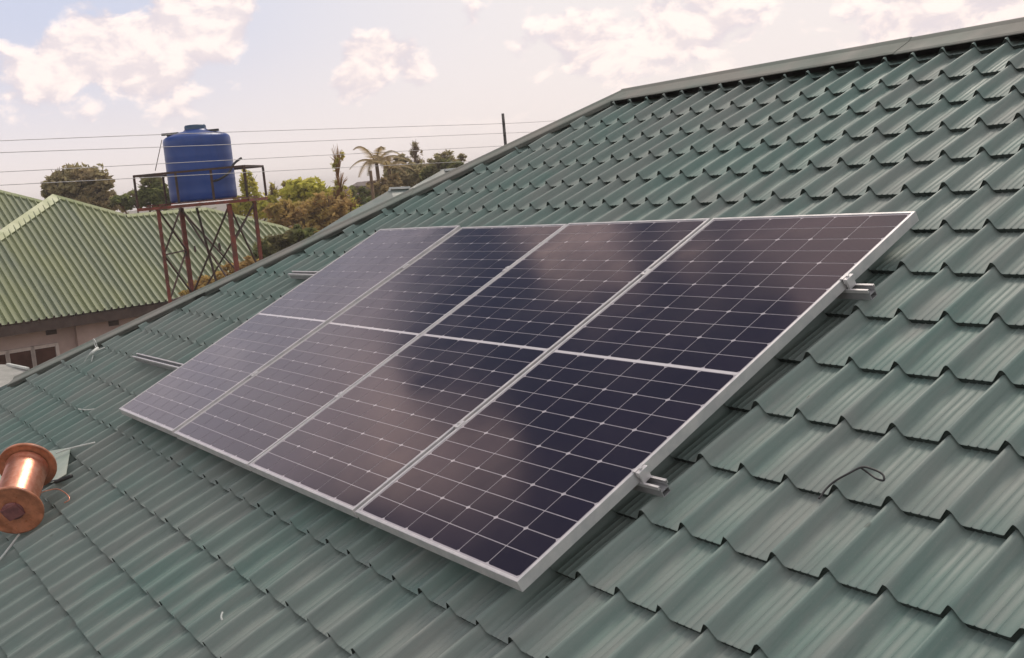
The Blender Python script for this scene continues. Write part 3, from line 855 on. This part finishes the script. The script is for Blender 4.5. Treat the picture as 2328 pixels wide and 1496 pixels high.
# water tank
tcx = at(455, 380, 17.75); R_ = .515
tk = thing('water_tank', 'round blue plastic water tank with a small lid on the rusty stand', 'water tank', (tcx.x, tcx.y, PZ + .056))
b = MB()
hb_ = 1.0
pr = [(.001, 0), (R_ - .03, 0), (R_ - .008, .012), (R_, .04)]
for k in range(5):
    z = .10 + k * .19; pr += [(R_, z), (R_ + .002, z + .02), (R_, z + .042)]
pr += [(R_, hb_ - .06), (R_ - .012, hb_ - .02), (R_ - .05, hb_ + .01), (R_ - .12, hb_ + .035), (.26, hb_ + .075), (.19, hb_ + .085), (.18, hb_ + .10), (.17, hb_ + .105)]
b.lathe(pr, 64); tb = b.obj('body', M_TANK, tk)
b = MB(); b.lathe([(.165, hb_ + .07), (.165, hb_ + .155), (.15, hb_ + .175), (.001, hb_ + .185)], 40)
b.obj('lid', M_TANKD, tk)
for (dx, dy, w_) in ((-.36, .0, .26), (.30, -.05, .20)):
    b = MB(); b.box(HR * dx + HF * (-.15) + Vector((0, 0, hb_ + .045)), (.09, .09, .05), bev=.01)
    b.bar(HR * (dx - w_ / 2) + HF * -.15 + Vector((0, 0, hb_ + .062)), HR * (dx + w_ / 2) + HF * -.15 + Vector((0, 0, hb_ + .062)), .05, .035)
    b.obj('pipe_fitting', M_BLACK, tk)
b = MB(); b.tube(smooth_pts([HR * .30 - HF * .44 + Vector((0, 0, .28)), HR * .40 - HF * .46 + Vector((0, 0, .30)), HR * .52 - HF * .36 + Vector((0, 0, .38)), HR * .60 - HF * .25 + Vector((0, 0, .52)), HR * .70 - HF * .15 + Vector((0, 0, .60))]), .018, 8)
b.obj('outlet_pipe', M_BLACK, tk)
b = MB(); b.tube([at(368, 318, 17.3), at(353, 388, 17.2)], .006, 5)
tag(b.obj('tie_wire', M_RUSTD), 'thin tie wire running from the tank top to the left of the guard rail', 'wire')

# ------------------------------------------------------------------ pole and overhead wires
pt = at(1143, 258, 21); pbz = at(1155, 340, 21)
po = thing('utility_pole', 'thin dark pole rising behind the hip and carrying the overhead wires', 'pole', (pt.x, pt.y, GZ))
b = MB(); b.tube([(pt.x, pt.y, GZ), (pt.x, pt.y, pt.z)], [.05, .026], 10)
b.obj('shaft', M_POLE, po, Matrix.Translation(-po.location))
for k, zz in enumerate((pt.z - .18, pt.z - .38, pt.z - .62, pt.z - .92)):
    b = MB(); b.lathe([(.001, -.03), (.03, -.03), (.022, 0), (.03, .03), (.001, .03)], 12, Matrix.Translation((pt.x, pt.y, zz)) @ Matrix.Translation(tuple(HF * -.045)))
    b.obj('insulator', M_POLE, po, Matrix.Translation(-po.location))
WR = [((-260, 331), (0, 320), (560, 299), (1141, 281), (1270, 274)), ((-260, 357), (0, 347), (560, 327), (1141, 303), (1300, 297)),
      ((-260, 400), (0, 391), (560, 362), (1141, 332), (1320, 322)), ((-260, 432), (0, 421), (560, 392), (840, 378), (1150, 363))]
wn = ['top overhead wire, crossing the sky just above the tank lid height', 'second overhead wire from the top, crossing the upper part of the tank', 'third overhead wire from the top, crossing the middle of the tank', 'lowest overhead wire, crossing the lower tank and its guard rail']
for k, P in enumerate(WR):
    dd = [10.5, 12, 15.5, 21, 23] if k < 3 else [10.5, 12, 15.5, 18, 21]
    pts = [at(x, y, d) for (x, y), d in zip(P, dd)]
    b = MB(); b.tube(smooth_pts(pts, 6), .0042, 6)
    tag(b.obj('overhead_wire', M_WIRE), wn[k], 'wire', 'overhead wires')
# short dark post among the bushes
p_ = at(842, 388, 34); b = MB(); q_ = Vector((p_.x, p_.y, GZ)); b.tube([q_, p_], [.06, .05], 8); b.box(p_ - Vector((0, 0, .35)), (.4, .08, .06))
tag(b.obj('wooden_post', M_BARK), 'short dark wooden post standing among the bushes left of the palm', 'post')
# far roof
fh = thing('far_building', 'distant low brown roofed building just showing over the bushes', 'building', at(830, 440, 75))
FI = Matrix.Translation(-fh.location)
b = MB(); A1, A2 = at(795, 424, 72), at(868, 420, 76); R1, R2 = at(812, 414, 76), at(858, 409, 80)
b.sheet([A1, A2, R2, R1], .1); b.sheet([R1, R2, R2 + HF * 5 - Vector((0, 0, .6)), R1 + HF * 5 - Vector((0, 0, .6))], .1); b.obj('roof', M_RUSTD, fh, FI)
b = MB(); b.sheet([Vector((A1.x, A1.y, GZ)) + HF * .5, Vector((A2.x, A2.y, GZ)) + HF * .5, A2 + HF * .5, A1 + HF * .5], 5.0); b.obj('wall', M_WALL, fh, FI)

# ------------------------------------------------------------------ vegetation
def leafcloud(mb, c, r, n, size, rnd, shell=.45, droop=0):
    c = Vector(c)
    # sub-clumps give light and dark masses and gaps
    k = max(8, int(n / 34)); cl = []
    for _ in range(k):
        v = Vector((rnd.gauss(0, 1), rnd.gauss(0, 1), rnd.gauss(0, 1))).normalized() * (shell + (1 - shell) * rnd.random())
        cl.append((v, rnd.uniform(.08, .26)))
    for _ in range(n):
        v, s = cl[rnd.randrange(k)]
        p = v + Vector((rnd.gauss(0, s), rnd.gauss(0, s), rnd.gauss(0, s))) * .8
        if p.length > 1.25: continue
        p = c + Vector((p.x * r[0], p.y * r[1], p.z * r[2]))
        a = Vector((rnd.gauss(0, 1), rnd.gauss(0, 1), rnd.gauss(0, .6))).normalized(); bb = a.cross(Vector((rnd.gauss(0, 1), rnd.gauss(0, 1), rnd.gauss(0, 1)))).normalized()
        s1 = size * rnd.uniform(.6, 1.4); s2 = s1 * rnd.uniform(.35, .6)
        mb.add([p - a * s1, p + bb * s2, p + a * s1, p - bb * s2], [(0, 1, 2, 3)])
def plant(name, label, cat, px, d, clumps, n, size, mat_leaf, mat_bark, trunk=.12, group=None, seed=1, limbs=None, spikes=0):
    """clumps: (px, py, rx, ry) in picture units at depth d; real sizes follow from the depth"""
    rnd = random.Random(seed); k = d / 2565.85
    base = at(px, 480, d); base.z = GZ
    t = thing(name, label, cat, base, group); I = Matrix.Translation(-base)
    cr = MB(); tr = MB(); tot = sum(c[2] * c[3] for c in clumps)
    zlow = min(at(c[0], c[1] + c[3], d).z for c in clumps)
    fork = base + Vector((0, 0, max(.4, (zlow - GZ) * .75)))
    tr.tube([base, base.lerp(fork, .5) + HR * rnd.uniform(-.1, .1), fork], [trunk, trunk * .85, trunk * .7], 8)
    for (x, y, rx, ry) in clumps:
        dd = d + rnd.uniform(-1, 1) * rx * k * .6
        c = at(x, y, dd); r = (rx * k, rx * k * .9, ry * k)
        leafcloud(cr, c, r, int(n * rx * ry / tot), size, rnd)
        mid_ = fork.lerp(c, .5) + Vector((rnd.uniform(-.2, .2), rnd.uniform(-.2, .2), .1))
        tr.tube([fork - Vector((0, 0, .2)), mid_, c], [trunk * .5, trunk * .32, trunk * .12], 6)
        for _ in range(9 + spikes * 2):
            v = Vector((rnd.gauss(0, 1), rnd.gauss(0, 1), abs(rnd.gauss(0, 1)) + .3)).normalized()
            e = c + Vector((v.x * r[0], v.y * r[1], v.z * r[2])) * rnd.uniform(.8, 1.3)
            tr.tube([mid_.lerp(c, .6), c.lerp(e, .5), e], [trunk * .15, trunk * .1, trunk * .04], 4)
    cr.obj('crown', mat_leaf, t, I); tr.obj('trunk', mat_bark, t, I)
    return t
GT = 'trees beyond the neighbouring house'
plant('olive_tree', 'broad olive green tree rising behind the peak of the neighbouring roof', 'tree', 190, 36, [(175, 420, 55, 38), (225, 425, 40, 42), (140, 425, 30, 40), (250, 460, 40, 24), (200, 462, 55, 24), (105, 430, 14, 24)], 6500, .10, F_OLV, M_BARK, .14, GT, 3, spikes=4)
plant('dark_tree', 'dark low tree directly behind the left of the tank stand', 'tree', 340, 34, [(345, 435, 34, 34), (310, 455, 34, 22), (372, 450, 26, 30), (275, 462, 30, 16)], 3800, .09, F_DRK, M_BARK, .12, GT, 5, spikes=3)
plant('pale_bush', 'thin pale bush beside the right of the blue tank', 'bush', 570, 33, [(565, 430, 24, 44), (600, 470, 34, 34), (545, 470, 30, 30), (622, 440, 14, 26)], 2600, .075, F_YEL, M_BARK, .08, None, 6, spikes=6)
plant('yellow_green_tree', 'bright yellow-green bushy tree right of the tank stand', 'tree', 690, 32, [(690, 430, 45, 24), (665, 455, 34, 30), (725, 450, 34, 30), (650, 430, 16, 18)], 4200, .085, F_YEL, M_BARK, .12, GT, 7, spikes=2)
plant('brown_bush', 'brown and green bush below the bright yellow-green tree', 'bush', 700, 30, [(700, 490, 70, 38), (640, 490, 40, 34), (750, 480, 50, 40), (690, 530, 60, 30)], 5200, .085, F_BRN, M_BARK, .1, None, 8, spikes=3)
plant('tall_thin_tree', 'tall thin tree with sparse upright branches and orange trunk', 'tree', 775, 31, [(768, 372, 17, 38), (774, 420, 20, 26), (775, 450, 28, 24), (795, 474, 30, 32), (760, 452, 26, 20)], 1500, .045, F_YEL, M_BARKO, .09, GT, 9, spikes=16)
plant('round_green_bush', 'dark green bush between the thin tree and the short post', 'bush', 825, 36, [(818, 450, 28, 28), (838, 465, 26, 24), (805, 470, 22, 20)], 2200, .085, F_DRK, M_BARK, .1, None, 10)
plant('hedge_bush', 'rounded dark green bush just above our roof edge, right of the stand', 'bush', 650, 24, [(660, 545, 48, 24), (620, 560, 40, 26), (690, 530, 34, 22), (600, 590, 34, 24), (640, 590, 50, 26)], 4200, .07, F_DRK, M_BARK, .08, None, 11)
plant('low_scrub', 'low scrubby bush at the foot of the tank stand', 'bush', 480, 22, [(480, 650, 55, 22), (530, 625, 40, 24), (440, 668, 30, 14), (570, 610, 34, 24)], 2800, .06, F_BRN, M_BARK, .05, None, 12, spikes=3)
plant('leafy_tree', 'leafy tree with a rounded crown behind the first pale flashing', 'tree', 920, 40, [(925, 400, 40, 28), (890, 405, 24, 34), (960, 400, 26, 26), (915, 362, 20, 9)], 3600, .10, F_OLV, M_BARK, .13, GT, 13, spikes=2)
plant('spire_tree', 'tall sparse tree with an upright spire behind the leafy tree', 'tree', 945, 48, [(945, 345, 13, 26), (947, 376, 19, 24), (955, 402, 24, 16)], 800, .07, F_OLV, M_BARK, .12, GT, 14, spikes=14)
# palms: arching fronds
def palm(label, px, py, d, R, n, seed, up=.6, m=F_PLM, spread=1.0, leaf=.30):
    rnd = random.Random(seed); top = at(px, py, d); base = Vector((top.x, top.y, GZ))
    t = thing('palm_tree', label, 'palm', base, 'palms beyond the roof'); I = Matrix.Translation(-base)
    b = MB(); b.tube([base, base.lerp(top, .5) + HR * .05, top], [.10, .07, .06], 10); b.obj('trunk', M_BARK, t, I)
    b = MB()
    for i in range(n):
        a = 2 * pi * i / n + rnd.uniform(-.2, .2); e = rnd.uniform(.1, 1.0) * up
        dr_ = Vector((cos(a), sin(a), 0)); L = R * rnd.uniform(.8, 1.1); pts = []
        for s in range(9):
            q = s / 8; pts.append(top + dr_ * L * q * spread * (cos(e * 1.2)) + Vector((0, 0, L * (q * (sin(e * 1.4) + .35) - q * q * .85))))
        b.tube(pts, [.02 * (1 - s / 9) + .004 for s in range(9)], 5)
        for s in range(1, 25):
            q = s / 25 * 8; i_ = int(q); p = pts[i_].lerp(pts[min(i_ + 1, 8)], q - i_); tg = (pts[min(i_ + 1, 8)] - pts[i_]).normalized()
            sd_ = tg.cross(Vector((0, 0, 1))).normalized()
            for sg in (-1, 1):
                tip = p + (sd_ * sg * .8 + tg * .6 + Vector((0, 0, -.35))) * L * leaf * (1.05 - s / 28)
                w_ = tg * .022 * R
                b.add([p - w_, p + w_, tip], [(0, 1, 2)])
    b.obj('crown', m, t, I)
palm('brown palm with drooping fronds standing right beside the short dark post', 856, 372, 38, 1.35, 8, 21, .95)
palm('shorter palm with arched dry fronds, second from the post', 884, 385, 37, 1.15, 7, 22, .8)
plant('feathery_tree', 'feathery olive tree with spreading branches above the stepped roof extension', 'tree', 1012, 42, [(1012, 356, 26, 12), (990, 372, 26, 11), (1035, 368, 24, 9), (1012, 378, 34, 10), (1052, 358, 10, 9)], 1700, .075, F_OLV, M_BARK, .1, GT, 23, spikes=8)
plant('brown_shrub', 'brown leafy shrub at the foot of the two palms', 'bush', 868, 36.5, [(865, 428, 30, 22), (890, 415, 22, 22), (848, 440, 22, 20)], 1800, .08, F_PLM, M_BARK, .1, None, 31)
plant('dark_shrub', 'dark shrub under the feathery green palm', 'bush', 1000, 38, [(1000, 382, 32, 20), (975, 395, 20, 20), (1035, 380, 20, 12)], 2400, .09, F_DRK, M_BARK, .1, None, 24)
# far-off bush that closes the horizon
rnd = random.Random(77)
b = MB()
for i in range(420):
    a = rnd.uniform(-1.05, .9); dist = rnd.uniform(95, 260)
    p = Vector(CW) + (HF * cos(a) + HR * sin(a)) * dist; h = rnd.uniform(1.6, 3.1); p.z = GZ + h * .5
    leafcloud(b, p, (rnd.uniform(2.5, 6), rnd.uniform(2.5, 6), h), 55, .55, rnd)
tag(b.obj('distant_bush', F_DRK), 'far-off belt of dark green bush along the horizon', 'bush belt', kind='stuff')

# ------------------------------------------------------------------ the air
hb = MB()
hb.box((-150, 90, (GZ - 1 + 6.5) / 2), (700, 700, 6.5 - GZ + 1))
ho = hb.obj('haze', M_DARK)
hm = bpy.data.materials.new('thin_air'); hm.use_nodes = True
T = NT(hm.node_tree); T.n.clear()
om = T.node('ShaderNodeOutputMaterial'); pv = T.node('ShaderNodeVolumePrincipled')
pv.inputs['Color'].default_value = (.92, .88, .86, 1); pv.inputs['Density'].default_value = .0018; pv.inputs['Anisotropy'].default_value = .3
T.l.new(pv.outputs[0], om.inputs['Volume'])
ho.data.materials.clear(); ho.data.materials.append(hm)
tag(ho, kind='stuff')
